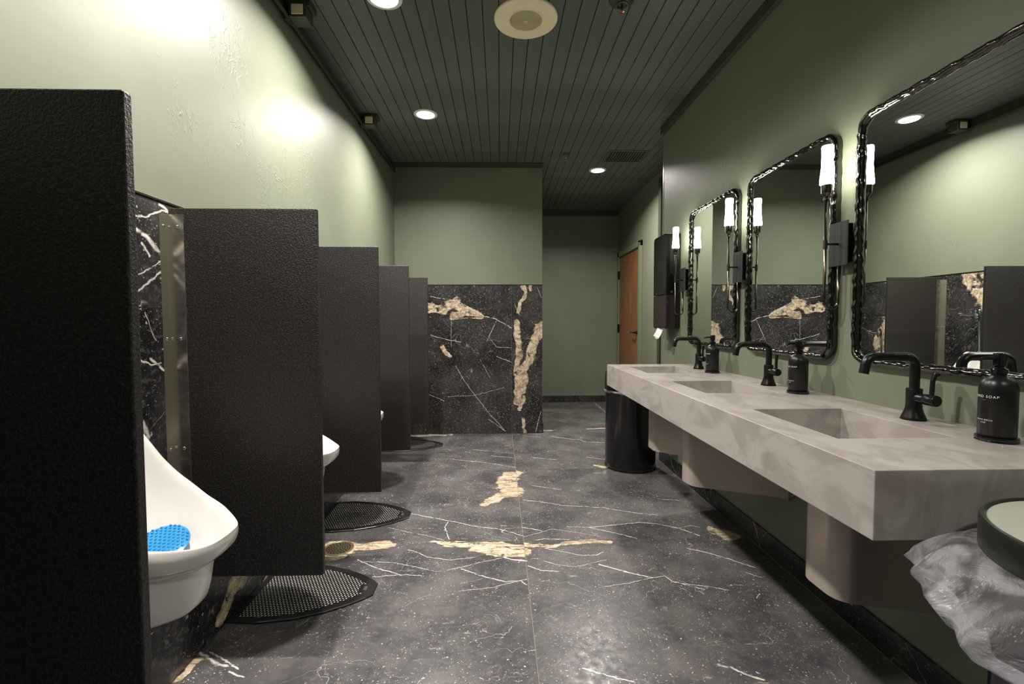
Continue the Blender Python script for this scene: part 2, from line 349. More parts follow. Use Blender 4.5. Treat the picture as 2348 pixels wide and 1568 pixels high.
BV=[([(-0.715, 1.439), (-0.431, 1.391), (-0.146, 1.224)], 0.006), ([(-0.146, 1.231), (-0.051, 1.207), (0.124, 1.111)], 0.008), ([(-0.719, 1.042), (-0.593, 1.002), (-0.402, 0.961)], 0.006), ([(-0.504, 1.216), (-0.506, 0.914)], 0.003), ([(-0.46, 0.714), (-0.389, 0.577), (-0.262, 0.407), (-0.119, 0.22), (0.057, 0.024)], 0.005), ([(-0.542, 0.393), (-0.262, 0.407), (0.043, 0.486)], 0.004), ([(-0.741, 0.418), (-0.582, 0.345)], 0.006), ([(-0.035, 1.183), (-0.115, 1.024), (-0.036, 0.912), (0.124, 0.903)], 0.004), ([(-0.147, 0.952), (-0.035, 1.183)], 0.003), ([(-0.036, 0.816), (0.124, 0.751)], 0.006), ([(-0.212, 0.785), (-0.101, 0.591)], 0.003), ([(0.429, 0.232), (0.38, 0.021)], 0.006), ([(0.396, 1.517), (0.436, 1.421)], 0.004), ([(0.157, 1.358), (0.205, 1.247)], 0.006), ([(-0.119, 0.147), (0.057, 0.024)], 0.006)]
BP=[([(-0.724, 1.344), (-0.606, 1.312), (-0.447, 1.375)], 0.07), ([(-0.463, 1.327), (-0.194, 1.232)], 0.05), ([(-0.495, 1.248), (-0.273, 1.24)], 0.04), ([(0.253, 1.549), (0.269, 1.453), (0.205, 1.294)], 0.03), ([(0.333, 1.556), (0.325, 1.493)], 0.02), ([(0.173, 1.167), (0.204, 0.911), (0.179, 0.59), (0.179, 0.331)], 0.05), ([(0.428, 1.134), (0.332, 0.83), (0.252, 0.654), (0.187, 0.428)], 0.075), ([(0.235, 0.363), (0.203, 0.266)], 0.03), ([(0.235, 0.153), (0.267, 0.022)], 0.025), ([(-0.609, 0.914), (-0.547, 0.818)], 0.03)]
LV=[([(1.423, 1.492), (1.466, 1.5), (1.531, 1.532), (1.572, 1.534)], 0.007), ([(1.423, 1.451), (1.463, 1.435), (1.499, 1.407), (1.548, 1.373)], 0.018), ([(1.442, 1.41), (1.475, 1.376)], 0.01), ([(1.424, 1.268), (1.482, 1.306), (1.531, 1.342)], 0.008), ([(1.444, 1.203), (1.49, 1.12)], 0.004), ([(1.426, 1.316), (1.479, 1.34), (1.547, 1.386)], 0.005), ([(1.523, 1.549), (1.572, 1.534)], 0.012), ([(1.421, 1.064), (1.46, 1.045), (1.502, 1.047)], 0.006), ([(1.461, 1.063), (1.53, 1.012), (1.553, 1.007)], 0.01), ([(1.425, 0.872), (1.443, 0.828)], 0.02)]
LP=[([(1.931, 0.124), (1.885, 0.102), (1.831, 0.064), (1.785, 0.031)], 0.05), ([(2.117, 0.027), (2.09, 0.015)], 0.02)]

# ================================================================ SETTING
LX = XL+.010                                  # face of the left wall tiles
def walls():
    wl = mesh('wall_left', *G().box(XL-.15, XL, YN, YF, 0, CEIL+.05).__dict__.values(), M['wall']); struct(wl, 'sage green left wall above the urinals with glossy light spots', 'wall')
    wr = mesh('wall_right', *G().box(XR, XR+.18, YN, YE, 0, CEIL+.05).__dict__.values(), M['wall']); struct(wr, 'dark sage wall behind the basins, mirrors and wall lamps', 'wall')
    we = mesh('wall_recess', *G().box(XR2, XR2+.15, YE-.1, YF+.1, 0, CEIL+.05).__dict__.values(), M['wall']); struct(we, 'pale green wall around the brown door at the far right', 'wall')
    wb = mesh('wall_back', *G().box(XL-.1, BX, YB, YF+.1, 0, CEIL+.05).__dict__.values(), M['wall']); struct(wb, 'green end wall above the marble tiles', 'wall')
    wf = mesh('wall_far', *G().box(BX-.1, XR2+.1, YF, YF+.12, 0, CEIL+.05).__dict__.values(), M['wall']); struct(wf, 'shadowed green wall at the far end of the passage', 'wall')
    wn = mesh('wall_near', *G().box(XL-.1, XR+.2, YN-.12, YN, 0, CEIL+.05).__dict__.values(), M['wall']); struct(wn, 'green wall behind the viewer', 'wall')
    return wl, wr, we, wb, wf
wl, wr, we, wb, wf = walls()

GROUT = simple('tile_grout', (.26, .21, .15), .8)
GROUT_D = simple('dark_tile_grout', (.07, .06, .05), .8)
fl = mesh('floor', *G().box(XL-.1, XR2+.1, YN-.1, YF+.1, -.06, -.0012).__dict__.values(), GROUT)
struct(fl, 'dark marble tile floor with white veins and pale grout lines', 'floor')
gx = [XL-.02, .1236, 1.344, XR2+.03]; gy = [YN-.02, -1.2025, .018, 1.2385, 2.459, 3.6795, 4.90, 6.1205, YF+.03]
J = .0013
FB = ((.050, .049, .053), (.132, .126, .124))
marble_far = marble('black_marble_far', (0, 1), [], [], (9, 9, 9, 9), 5., rough=(.25, .42), stretch=(.8, 2.2), base=((.050, .049, .053), (.132, .126, .124)))
k = 0
for i in range(3):
    for j in range(8):
        x0, x1, y0, y1 = gx[i]+J, gx[i+1]-J, gy[j]+J, gy[j+1]-J
        if i == 2 and y1 < YE-.3: continue
        k += 1
        m = marble('black_marble_floor_%d' % k, (0, 1), FV, FP, (x0, x1, y0, y1), k*1.37, rough=(.25, .42), stretch=(.8, 2.4), base=FB, spk=1.25) if y1 > 1.0 else marble_far
        G().bbox(x0, x1, y0, y1, -.012, 0, .0006).build('tile', m, fl)

# left wall tiling
gz = [.0, 1.219, 1.556]
back_l = mesh('grout_bed', *G().box(XL, XL+.0085, YN, YB, 0, 1.552).__dict__.values(), GROUT_D, wl)
for j in range(6):
    y0, y1 = max(gy[j], YN)+J, min(gy[j+1], YB-.012)-J
    for r in range(2):
        k += 1
        box = (y0, y1, gz[r], gz[r+1])
        m = marble('black_marble_wall_%d' % k, (1, 2), LV if j in (3,) else [], LP+[([(3.30, 1.52), (3.62, 1.50), (3.50, 1.33)], .13), ([(4.3, 1.16), (4.45, .95)], .2)], box, k*2.11, rough=(.16, .30), stretch=(1, 1))
        G().bbox(XL+.002, LX, y0, y1, gz[r]+J, gz[r+1]-J, .0006).build('tile', m, wl)
struct(mesh('trim_1', *G().bbox(XL, LX+.003, YN, YB, 1.5565, 1.564, .001).__dict__.values(), M['dark_metal']), 'thin dark metal edge on top of the left wall tiles', 'trim')
# end wall tiling
mesh('grout_bed', *G().box(XL, BX-.004, YB-.0085, YB, 0, 1.552).__dict__.values(), GROUT, wb)
xs = [LX+.001, .1236, BX+.001]
for i in range(2):
    for r in range(2):
        k += 1; box = (xs[i], xs[i+1], gz[r], gz[r+1])
        m = marble('black_marble_end_%d' % k, (0, 2), BV, BP, box, k*.93, rough=(.22, .36), stretch=(1, 1), spk=1.1)
        G().bbox(xs[i]+J, xs[i+1]-J, YB-.012, YB-.001, gz[r]+J, gz[r+1]-J, .0006).build('tile', m, wb)
struct(mesh('trim_2', *G().bbox(LX, BX+.003, YB-.015, YB, 1.5565, 1.563, .001).__dict__.values(), M['dark_metal']), 'thin dark metal edge on top of the end wall tiles', 'trim')
mb = marble('black_marble_base', (1, 2), [([(2.35, .0), (2.38, .06), (2.42, .11)], .006), ([(3.5, .0), (3.6, .05), (3.62, .1)], .006)], [], (0, 9, 0, 1), 3.3)
mb2 = marble('black_marble_base_far', (0, 2), [], [], (0, 9, 0, 1), 4.3)
b = G()
for y0, y1 in ((YN, -.35), (-.35, .86), (.86, 2.07), (2.07, 3.28), (3.28, YE)): b.bbox(XR-.012, XR, y0+J, y1-J, .001, .105, .0008)
struct(b.build('baseboard_right', mb), 'black marble base tiles along the wall under the basins', 'baseboard')
struct(G().bbox(BX+.012, XR2-.012, YF-.012, YF, .001, .092, .0008).build('baseboard_far', mb2), 'black marble base tiles along the far wall', 'baseboard')
struct(G().bbox(XR2-.012, XR2, YE, 5.66, .001, .1, .0008).build('baseboard_recess', mb), 'black marble base tiles beside the brown door', 'baseboard')
struct(G().bbox(BX, BX+.012, YB-.012, YF, .001, .1, .0008).build('baseboard_passage', mb), 'black marble base tiles on the side of the end wall', 'baseboard')

# plank ceiling
ce = mesh('ceiling', *G().box(XL-.1, XR2+.1, YN-.1, YF+.1, CEIL+.012, CEIL+.06).__dict__.values(), M['dark_void'])
struct(ce, 'dark green tongue and groove plank ceiling', 'ceiling')
PW = .0835; npl = int(math.ceil((XR2-XL)/PW)); pm_ = None
for i in range(npl):
    x0 = XL+i*PW
    if pm_ is None:
        pm_ = G().bbox(0, PW-.0035, YN, YF, CEIL-.0, CEIL+.013, .0022).build('plank', M['ceil'], ce); pm_.location.x = x0
    else:
        o = pm_.copy(); col.objects.link(o); o.location.x = x0; o.location.z = random.uniform(-.0006, .0006)
struct(G().bbox(XR-.028, XR, YN, YE+.002, 2.708, CEIL-.001, .002).build('trim_3', M['trim']), 'dark moulding between the ceiling and the basin wall', 'trim')
struct(G().bbox(XL, XL+.018, YN, YB, 2.715, CEIL-.001, .002).build('trim_4', M['trim']), 'dark moulding between the ceiling and the left wall', 'trim')
struct(G().bbox(XL+.018, BX, YB-.125, YB, CEIL-.014, CEIL-.001, .002).build('trim_5', M['trim']), 'flat dark ceiling board in front of the end wall', 'trim')
struct(G().bbox(BX, XR2, YF-.02, YF, 2.70, CEIL-.001, .002).build('trim_6', M['trim']), 'dark moulding on the far wall of the passage', 'trim')
struct(G().bbox(XR2-.02, XR2, YE, YF-.02, 2.69, CEIL-.001, .002).build('trim_7', M['wall']), 'green moulding above the brown door wall', 'trim')
struct(G().bbox(XR2-.045, XR2, 4.92, 4.99, 0.1, 2.69, .002).build('trim_8', M['trim']), 'dark upright strip beyond the end of the basin wall', 'trim')
struct(G().bbox(XR-.002, XR+.012, YE-.02, YE+.006, .1, 2.708, .001).build('trim_9', M['frame']), 'green corner bead at the far end of the basin wall', 'trim')

# door
fr = G(); fr.bbox(XR2-.03, XR2, 5.665, 5.76, 0, 2.165, .003).bbox(XR2-.03, XR2, 6.715, 6.775, 0, 2.165, .003).bbox(XR2-.03, XR2, 5.665, 6.775, 2.095, 2.165, .003).bbox(XR2-.036, XR2-.03, 5.69, 5.72, 0, 2.14, .001)
dr = G().bbox(XR2-.012, XR2-.002, 5.763, 6.712, .008, 2.075, .002).build('door_1', M['door']); struct(dr, 'brown wooden door in a green frame at the far right', 'door')
fr.build('door_frame', M['frame'], dr)
h = G(); h.lathe([(.026, XR2-.012), (.026, XR2-.02), (.012, XR2-.022), (.012, XR2-.055), (0, XR2-.055)], (0, 5.835, 1.036), 'x', 20)
h.tube(fillet([(XR2-.05, 5.835, 1.036), (XR2-.055, 5.87, 1.036), (XR2-.05, 5.99, 1.036)], .02), .009, 10); h.build('door_handle', M['matte_black'], dr, True, 40)
for z in (.28, 1.08, 1.84): G().bbox(XR2-.04, XR2-.01, 6.695, 6.725, z-.055, z+.055, .003).build('hinge', M['matte_black'], dr)

# ================================================================ FIXTURES ON THE LEFT
PY = [.77, 1.55, 2.315, 3.08, 3.88]
plab = ['nearest black urinal partition, large and blurred at the left edge', 'black urinal partition with a steel wall channel behind the nearest one',
        'third black urinal partition from the front, grain glints painted into its colour', 'fourth black urinal partition from the front, narrow in view', 'farthest black urinal partition, next to the end wall tiles']
proto = None
for i, y in enumerate(PY):
    if proto is None:
        proto = empty('urinal_partition', plab[0], 'partition', (LX, y, 0), 'black partitions between the urinals')
        G().bbox(.006, -.594-LX, 0, .02, .327, 1.543, .003, 2).build('panel', M['panel'], proto)
        br = G().bbox(0, .0022, -.033, -.0005, .352, 1.522, .0004).bbox(0, .056, -.0028, -.0003, .352, 1.522, .0004).build('wall_channel', M['steel'], proto)
        br2 = G().bbox(0, .0022, .0205, .053, .352, 1.522, .0004).bbox(0, .056, .0203, .0228, .352, 1.522, .0004).build('wall_channel', M['steel'], proto)
        for z in (.762, 1.122, 1.483, .45):
            G().lathe([(.0055, -.0026), (.005, -.0045), (.002, -.006), (0, -.006)], (.036, 0, z), 'y', 12).build('screw', M['chrome'], br, True)
            G().lathe([(.0055, .002), (.005, .004), (.002, .0055), (0, .0055)], (0, -.016, z), 'x', 12).build('screw', M['chrome'], br, True)
        # outward ends of the y-axis lathes point towards -y
    else:
        o = copy_tree(proto); o.location = (LX, y, 0); o['label'] = plab[i]

def interp(tab, x):
    for (a, b), (c, d) in zip(tab, tab[1:]):
        if x <= c: return b+(d-b)*(x-a)/(c-a) if x >= a else b
    return tab[-1][1]
ZR = [(0, .93), (.02, .918), (.05, .872), (.10, .79), (.14, .745), (.22, .682), (.33, .645), (.39, .64)]
def cr_closed(pts, n):
    out = []; N = len(pts)
    for i in range(N):
        p0, p1, p2, p3 = pts[i-1], pts[i], pts[(i+1) % N], pts[(i+2) % N]
        for k in range(n):
            t = k/n
            out.append(tuple(.5*((2*b)+(-a+c)*t+(2*a-5*b+4*c-d)*t*t+(-a+3*b-3*c+d)*t**3) for a, b, c, d in zip(p0, p1, p2, p3)))
    return out
def urinal_bowl():
    half = [(.0, .150), (.05, .168), (.13, .180), (.22, .176), (.29, .148), (.345, .105), (.38, .062), (.388, .022)]
    pts = [(u, -v) for u, v in half]+[(u, v) for u, v in reversed(half)]+[(0, .075), (0, -.075)]
    rim = cr_closed(pts, 4); rim = [(max(0, u), v) for u, v in rim]
    def sc_(u0, su, sv): return [(max(0, u0+(u-u0)*su), v*sv) for u, v in rim]
    zr = [interp(ZR, u) for u, v in rim]
    loops = []
    def L(plan, zs): loops.append([(p[0], p[1], z) for p, z in zip(plan, zs)])
    zb = .452
    inn = [(.035+(u)*(.352/.388)*.97, v*.84) for u, v in rim]
    zi = [interp(ZR, u*.9) if u > .02 else .925 for u, v in rim]
    cen = (.20, 0)
    def inn_s(s_, sh=0): return [(cen[0]+(u-cen[0])*s_+sh, v*s_) for u, v in inn]
    L(inn_s(.28, .03), [.552]*len(rim)); L(inn_s(.55, .02), [.562]*len(rim))
    L(inn_s(.80, .008), [.585+(z-.585)*.20 for z in zi]); L(inn_s(.93), [.585+(z-.585)*.66 for z in zi])
    L(inn, [z-.010 for z in zi]); L([(u*.985+.006, v*.93) for u, v in rim], [z+.002 for z in zi])
    L(sc_(0, .995, .985), [z-.001 for z in zr]); L(sc_(0, 1, 1), [z-.014 for z in zr]); L(sc_(0, .985, .985), [z-.040 for z in zr])
    L(sc_(0, .93, .94), [z-.056 for z in zr]); L(sc_(0, .86, .88), [z-.066 for z in zr])
    L(sc_(0, .84, .86), [z-.078 for z in zr])
    for f_, su, sv in ((.45, .83, .80), (.8, .81, .72), (.95, .79, .69), (1., .75, .64)):
        L(sc_(0, su, sv), [(z-.078)*(1-f_)+zb*f_ for z in zr])
    L(sc_(0, .70, .56), [zb-.008]*len(rim)); L(sc_(0, .35, .34), [zb-.004]*len(rim))
    n = len(rim); vs = [p for l in loops for p in l]; fs = []
    for i in range(len(loops)-1):
        for q in range(n): a, b2 = i*n+q, i*n+(q+1) % n; fs.append((a, a+n, b2+n, b2))
    fs.append(tuple(range(n))); fs.append(tuple(reversed(range((len(loops)-1)*n, len(loops)*n))))
    return vs, fs
ulab = ['white porcelain urinal with a blue screen, nearest, between the first two partitions', 'white urinal behind the second partition, only its lip showing',
        'white urinal behind the third partition, a sliver of its lip showing', 'white urinal behind the fourth partition, reflected with its chrome valve', 'white urinal beyond the farthest partition, beside the end wall']
UY = [1.175, 1.955, 2.72, 3.50, 4.42]; up_ = None
for i, y in enumerate(UY):
    if up_ is None:
        up_ = empty('urinal', ulab[0], 'urinal', (LX, y, 0), 'white urinals along the left wall')
        bo = mesh('bowl', *urinal_bowl(), M['porcelain'], up_, True); md = bo.modifiers.new('sub', 'SUBSURF'); md.levels = 1; md.render_levels = 2
        G().tube([(0, 0, .44), (.05, 0, .44), (.12, 0, .46), (.17, 0, .49), (.20, 0, .54)], [.055, .06, .062, .06, .05], 16).build('trap', M['porcelain'], up_, True)
        fv = G(); fv.tube([(.06, 0, .90), (.07, 0, 1.20)], .011, 14).lathe([(.02, .915), (.02, .93), (.012, .94)], (.06, 0, 0), 'z', 16)
        fv.lathe([(.0, 1.168), (.020, 1.17), (.027, 1.19), (.027, 1.225), (.024, 1.235), (.022, 1.25), (.014, 1.262), (0, 1.264)], (.085, 0, 0), 'z', 20)
        fv.tube([(.0, 0, 1.205), (.085, 0, 1.205)], .0135, 14).lathe([(.032, 0.), (.030, .007), (.014, .01)], (0, 0, 1.205), 'x', 18)
        hv = fv.build('flush_valve', M['chrome'], up_, True, 40)
        hh = G(); hh.tube([(.085, .02, 1.208), (.085, .05, 1.208)], .012, 12).tube([(.085, .05, 1.208), (.088, .075, 1.212), (.095, .125, 1.222)], [.008, .008, .013], 12).tube([(.094, .120, 1.221), (.096, .140, 1.224)], [.017, .012], 12); hh.build('handle', M['chrome'], hv, True, 40)
    else:
        o = copy_tree(up_); o.location = (LX, y, -.155 if i == 4 else 0); o['label'] = ulab[i]
# blue deodorant screen in the nearest bowl
bs = G(); R_ = .066
prof = [(0, .010), (R_*.5, .0095), (R_*.85, .007), (R_, .003), (R_, 0)]
bs.lathe(list(reversed(prof)), n=32)
for a in range(-7, 8):
    for b2 in range(-8, 9):
        x, y = a*.0115+(b2 % 2)*.0057, b2*.0100
        if math.hypot(x, y) < R_*.93: bs.lathe([(.0036, .0095-.004*(math.hypot(x, y)/R_)**2), (.0022, .0132-.004*(math.hypot(x, y)/R_)**2), (0, .0138-.004*(math.hypot(x, y)/R_)**2)], (x, y, 0), 'z', 6)
bso = bs.build('urinal_screen', M['blue'], None, True, 35); bso.location = (LX+.185, 1.222, .592); bso.rotation_euler = (math.radians(24), math.radians(4), 0)
tag(bso, 'round blue knobbly deodorant screen lying in the nearest urinal', 'screen')

# perforated mats
HW = [(0, .212), (.12, .222), (.25, .203), (.36, .162), (.44, .115), (.50, .068), (.523, .040), (.527, .03)]
def outline(ins):
    s_ = [(u, interp(HW, u)) for u in [0, .04, .08, .12, .17, .21, .25, .29, .33, .36, .40, .44, .47, .50, .523]]
    o = []
    for u, v in s_: o.append((max(ins, u*(1-ins/.53)), max(.004, v-ins)))
    return [(u, -v) for u, v in o]+[(u, v) for u, v in reversed(o)]
def make_mat(label, loc):
    r = empty('urinal_mat', label, 'mat', loc, 'perforated mats under the urinals')
    g = G(); o0, o1, i1 = outline(0), outline(.003), outline(.030); n = len(o0)
    vs = [(*p, 0) for p in o0]+[(*p, .0055) for p in o0]+[(*p, .0082) for p in o1]+[(*p, .0078) for p in i1]
    fs = [(l*n+q, l*n+(q+1) % n, (l+1)*n+(q+1) % n, (l+1)*n+q) for l in range(3) for q in range(n)]
    g.add(vs, fs).build('rim', M['rubber'], r)
    bk = G(); i2 = outline(.02); bk.add([(*p, .0066) for p in i2], [tuple(range(n))]).build('backing', M['mat_back'], r)
    g = G(); px, py = .0139, .0120
    ro = .0047
    for b2 in range(-18, 19):
        for a in range(0, 40):
            x = .03+a*px+(b2 % 2)*px/2; y = b2*py
            if x > .527-.024 or x < .02: continue
            if abs(y) > interp(HW, x)-.020: continue
            if x > .455 and abs(y) < .03: continue
            ou = [(px/2, 0), (px/2, py/2), (0, py/2), (-px/2, py/2), (-px/2, 0), (-px/2, -py/2), (0, -py/2), (px/2, -py/2)]
            inn = [(ro*math.cos(q*PI/4), ro*math.sin(q*PI/4)) for q in range(8)]
            g.add([(x+p, y+q, .0081) for p, q in ou]+[(x+p, y+q, .0081) for p, q in inn]+[(x+p*.9, y+q*.9, .0067) for p, q in inn], [(q, (q+1) % 8, 8+(q+1) % 8, 8+q) for q in range(8)]+[(8+q, 8+(q+1) % 8, 16+(q+1) % 8, 16+q) for q in range(8)])
    gm = g.build('perforated_grid', M['rubber'], r); gm['kind'] = 'stuff'
    G().bbox(.452, .512, -.034, .034, .006, .0084, .001).build('end_pad', M['rubber'], r)
    G().bbox(.470, .486, -.016, .016, .0084, .009, .0003).build('raised_mark', simple('worn_rubber', (.05, .05, .05), .6), r)
    return r
mt = make_mat('black perforated floor mat under the second urinal, nearest the viewer', (LX+.001, 2.02, .0005))
for y, l in ((2.81, 'black perforated floor mat in the middle, behind the drain'), (4.44, 'farthest black perforated mat, beside the end wall')):
    o = copy_tree(mt); o.location.y = y; o['label'] = l

# floor drain
dn = empty('floor_drain', 'round dull brass floor drain set between two mats', 'drain', (-.842, 2.405, .0005))
G().lathe([(.077, 0), (.077, .002), (.074, .0032), (.069, .0032), (.068, .0022), (0, .0022)], n=40).build('grate', M['brass'], dn, True, 30)
s_ = G()
for ri, (r0, r1, cnt) in enumerate(((.054, .062, 22), (.042, .050, 18), (.030, .038, 13), (.018, .026, 9), (.007, .014, 5))):
    for q in range(cnt):
        a0 = 2*PI*(q+.5*(ri % 2))/cnt; a1 = a0+2*PI/cnt*.72
        s_.add([(rr*math.cos(a), rr*math.sin(a), .0026) for rr, a in ((r0, a0), (r0, (a0+a1)/2), (r0, a1), (r1, a1), (r1, (a0+a1)/2), (r1, a0))], [(0, 5, 4, 1), (1, 4, 3, 2)])
so = s_.build('slots', M['dark_void'], dn)

# ================================================================ BASIN WALL
SY = [1.375, 2.145, 2.92]; CX0, CY0, CY1, CZ0, CZ1 = .758, .915, 3.283, .726, .872
BX0, BX1, BH = .870, 1.184, .205
def counter():
    xs = [CX0, BX0, BX1, XR]; ys = [CY0]
    for s in SY: ys += [s-BH, s+BH]
    ys.append(CY1)
    bm = bmesh.new(); vt = {}; 
    def V(x, y, z):
        kk = (round(x, 5), round(y, 5), round(z, 5))
        if kk not in vt: vt[kk] = bm.verts.new((x, y, z))
        return vt[kk]
    for i in range(3):
        for j in range(len(ys)-1):
            if i == 1 and j % 2 == 1:
                z = CZ1-.1265
                # opening walls in the slab
                for (a, b2, c, d) in (((xs[1], ys[j]), (xs[2], ys[j]), 0, 0), ((xs[2], ys[j]), (xs[2], ys[j+1]), 0, 0), ((xs[2], ys[j+1]), (xs[1], ys[j+1]), 0, 0), ((xs[1], ys[j+1]), (xs[1], ys[j]), 0, 0)):
                    bm.faces.new([V(*a, CZ1), V(*b2, CZ1), V(*b2, z), V(*a, z)])
                continue
            bm.faces.new([V(xs[i], ys[j], CZ1), V(xs[i+1], ys[j], CZ1), V(xs[i+1], ys[j+1], CZ1), V(xs[i], ys[j+1], CZ1)])
    bm.faces.new([V(CX0, CY0, CZ0), V(CX0, CY1, CZ0), V(XR, CY1, CZ0), V(XR, CY0, CZ0)])
    bm.faces.new([V(x, CY0, CZ1) for x in reversed(xs)]+[V(CX0, CY0, CZ0), V(XR, CY0, CZ0)])
    bm.faces.new([V(x, CY1, CZ1) for x in xs]+[V(XR, CY1, CZ0), V(CX0, CY1, CZ0)])
    bm.faces.new([V(CX0, y, CZ1) for y in ys]+[V(CX0, CY1, CZ0), V(CX0, CY0, CZ0)])
    bm.faces.new([V(XR, y, CZ1) for y in reversed(ys)]+[V(XR, CY0, CZ0), V(XR, CY1, CZ0)])
    bmesh.ops.recalc_face_normals(bm, faces=bm.faces[:])
    me = bpy.data.meshes.new('slab'); bm.to_mesh(me); bm.free(); me.materials.append(M['counter'])
    o = bpy.data.objects.new('slab', me); col.objects.link(o)
    md = o.modifiers.new('bev', 'BEVEL'); md.width = .0018; md.segments = 2; md.limit_method = 'ANGLE'; md.angle_limit = math.radians(40)
    return o
ct = empty('vanity_counter', 'long grey solid-surface counter with three rectangular basins', 'counter', (0, 0, 0))
sl = counter(); sl.parent = ct
for s in SY:
    g = G(); x0, x1, y0, y1 = BX0-.0002, BX1+.0002, s-BH-.0002, s+BH+.0002; zt, zb = CZ1-.1255, .735
    g.add([(x0, y0, zt), (x1, y0, zt), (x1, y1, zt), (x0, y1, zt), (x0+.004, y0+.004, zb+.012), (x1-.004, y0+.004, zb), (x1-.004, y1-.004, zb), (x0+.004, y1-.004, zb+.012)],
          [(0, 1, 5, 4), (1, 2, 6, 5), (2, 3, 7, 6), (3, 0, 4, 7), (4, 5, 6, 7)])
    ba = g.build('basin', M['counter'], ct)
    G().lathe([(.022, zb+.0082), (.020, zb+.0095), (0, zb+.0095)], ((BX0+BX1)/2+.02, s, 0), 'z', 20).build('waste_plug', M['matte_black'], ba, True, 40)

# pipe covers under the basins
cvl = ['nearest curved taupe pipe cover hanging under the counter', 'middle curved taupe pipe cover under the counter, pale end tab showing', 'farthest curved pipe cover under the counter, beside the black bin']
CP = ([(1.30, -.16), (.975, -.075), (.97, .09), (1.30, .16)], [(1.323, -.056), (.945, .115), (.93, .25), (1.3, .31)], [(1.30, -.29), (.97, -.03), (.965, .12), (1.3, .2)])
for s, cp_, l in zip(SY, CP, cvl):
    r = empty('pipe_cover', l, 'cover', (0, s, 0), 'curved covers under the basins')
    path = fillet([(a_, b_, 0) for a_, b_ in cp_], .07, 10)
    vs = []; n = len(path)
    for z in (.358, .7255):
        vs += [(p.x, p.y, z) for p in path]
    vs2 = []
    for z in (.358, .7255):
        vs2 += [(p.x+.004, p.y+.003*(1 if p.y < .12 else -1), z) for p in path]
    g = G(); g.add(vs, [(q, q+1, n+q+1, n+q) for q in range(n-1)]); g.add(vs2, [(q+1, q, n+q, n+q+1) for q in range(n-1)])
    g.add([vs[q] for q in range(n)]+[vs2[q] for q in range(n)], [(q, n+q, n+q+1, q+1) for q in range(n-1)])
    g.build('shell', M['cover'], r, True, 50)
    G().bbox(cp_[0][0]-.002, cp_[0][0]+.012, cp_[0][1]-.006, cp_[0][1]+.002, .348, .7255, .001).build('end_tab', M['counter'], r)
    tp = G(); tp.tube(fillet([(1.17, .12, .7255), (1.17, .12, .45), (1.26, .12, .40), (1.30, .12, .52), (XR-.001, .12, .53)], .045), .018, 14); tp.build('drain_pipe', M['chrome'], r, True)
hs = G(); hs.tube(fillet([(1.343, 2.06, .60), (1.344, 2.05, .40), (1.344, 2.16, .315), (1.344, 2.27, .40), (1.345, 2.27, .60)], .09, 10), .0045, 10)
tag(hs.build('supply_hose', M['hose'], None, True), 'thin pale hose looping below the middle pipe cover', 'hose')

# taps
def faucet(label, y, lean):
    r = empty('faucet', label, 'faucet', (1.268, y, CZ1), 'matte black taps on the counter')
    G().lathe([(0, 0), (.0325, 0), (.0325, .003), (.030, .010), (.0245, .024), (.0212, .036), (.0205, .050), (.0205, .094), (.0198, .096), (.0132, .0965), (0, .0965)], n=32).build('body', M['matte_black'], r, True, 35)
    G().tube(fillet([(0, 0, .095), (0, 0, .193), (-.150, 0, .193), (-.160, 0, .142)], .034, 8), .0132, 20).build('spout', M['matte_black'], r, True, 50)
    hd = G().lathe([(0, .0), (.0150, -.0), (.0150, -.036), (.0143, -.037), (.0150, -.038), (.0165, -.041), (.0165, -.073), (.0155, -.075), (0, -.075)], (0, 0, .068), 'y', 28).build('handle', M['matte_black'], r, True, 35)
    G().tube(fillet([(0, -.058, .08), (0, -.060, .125), (lean*.45, -.062, .149), (lean*.9, -.064, .143)] if lean else [(0, -.058, .08), (0, -.060, .12), (0.002, -.061, .150)], .012), .0062, 10).build('lever', M['matte_black'], hd, True, 50)
    return r
for y, l, le in zip((1.392, 2.168, 2.945), ('nearest matte black tap on the counter, lever bent at the top', 'middle matte black tap on the counter', 'farthest matte black tap on the counter, by the paper dispenser'), (.016, 0, 0)): faucet(l, y, le)

# soap bottles on coasters
def bent_text(body, size, z, r, parent, name, track=1.1):
    cu = bpy.data.curves.new('lettering', 'FONT'); cu.body = body; cu.size = size; cu.align_x = 'CENTER'; cu.space_character = track; cu.resolution_u = 3
    o = bpy.data.objects.new('lettering', cu); col.objects.link(o)
    dg = bpy.context.evaluated_depsgraph_get(); me = bpy.data.meshes.new_from_object(o.evaluated_get(dg))
    bpy.data.objects.remove(o)
    bm = bmesh.new(); bm.from_mesh(me); bmesh.ops.subdivide_edges(bm, edges=[e for e in bm.edges if e.calc_length() > size*.3], cuts=2)
    bmesh.ops.triangulate(bm, faces=bm.faces[:])
    for v in bm.verts:
        a = PI+v.co.x/r; v.co = Vector((r*math.cos(a), r*math.sin(a), z+v.co.y))
    bm.to_mesh(me); bm.free(); me.materials.append(M['white_print'])
    t_ = bpy.data.objects.new(name, me); col.objects.link(t_); t_.parent = parent
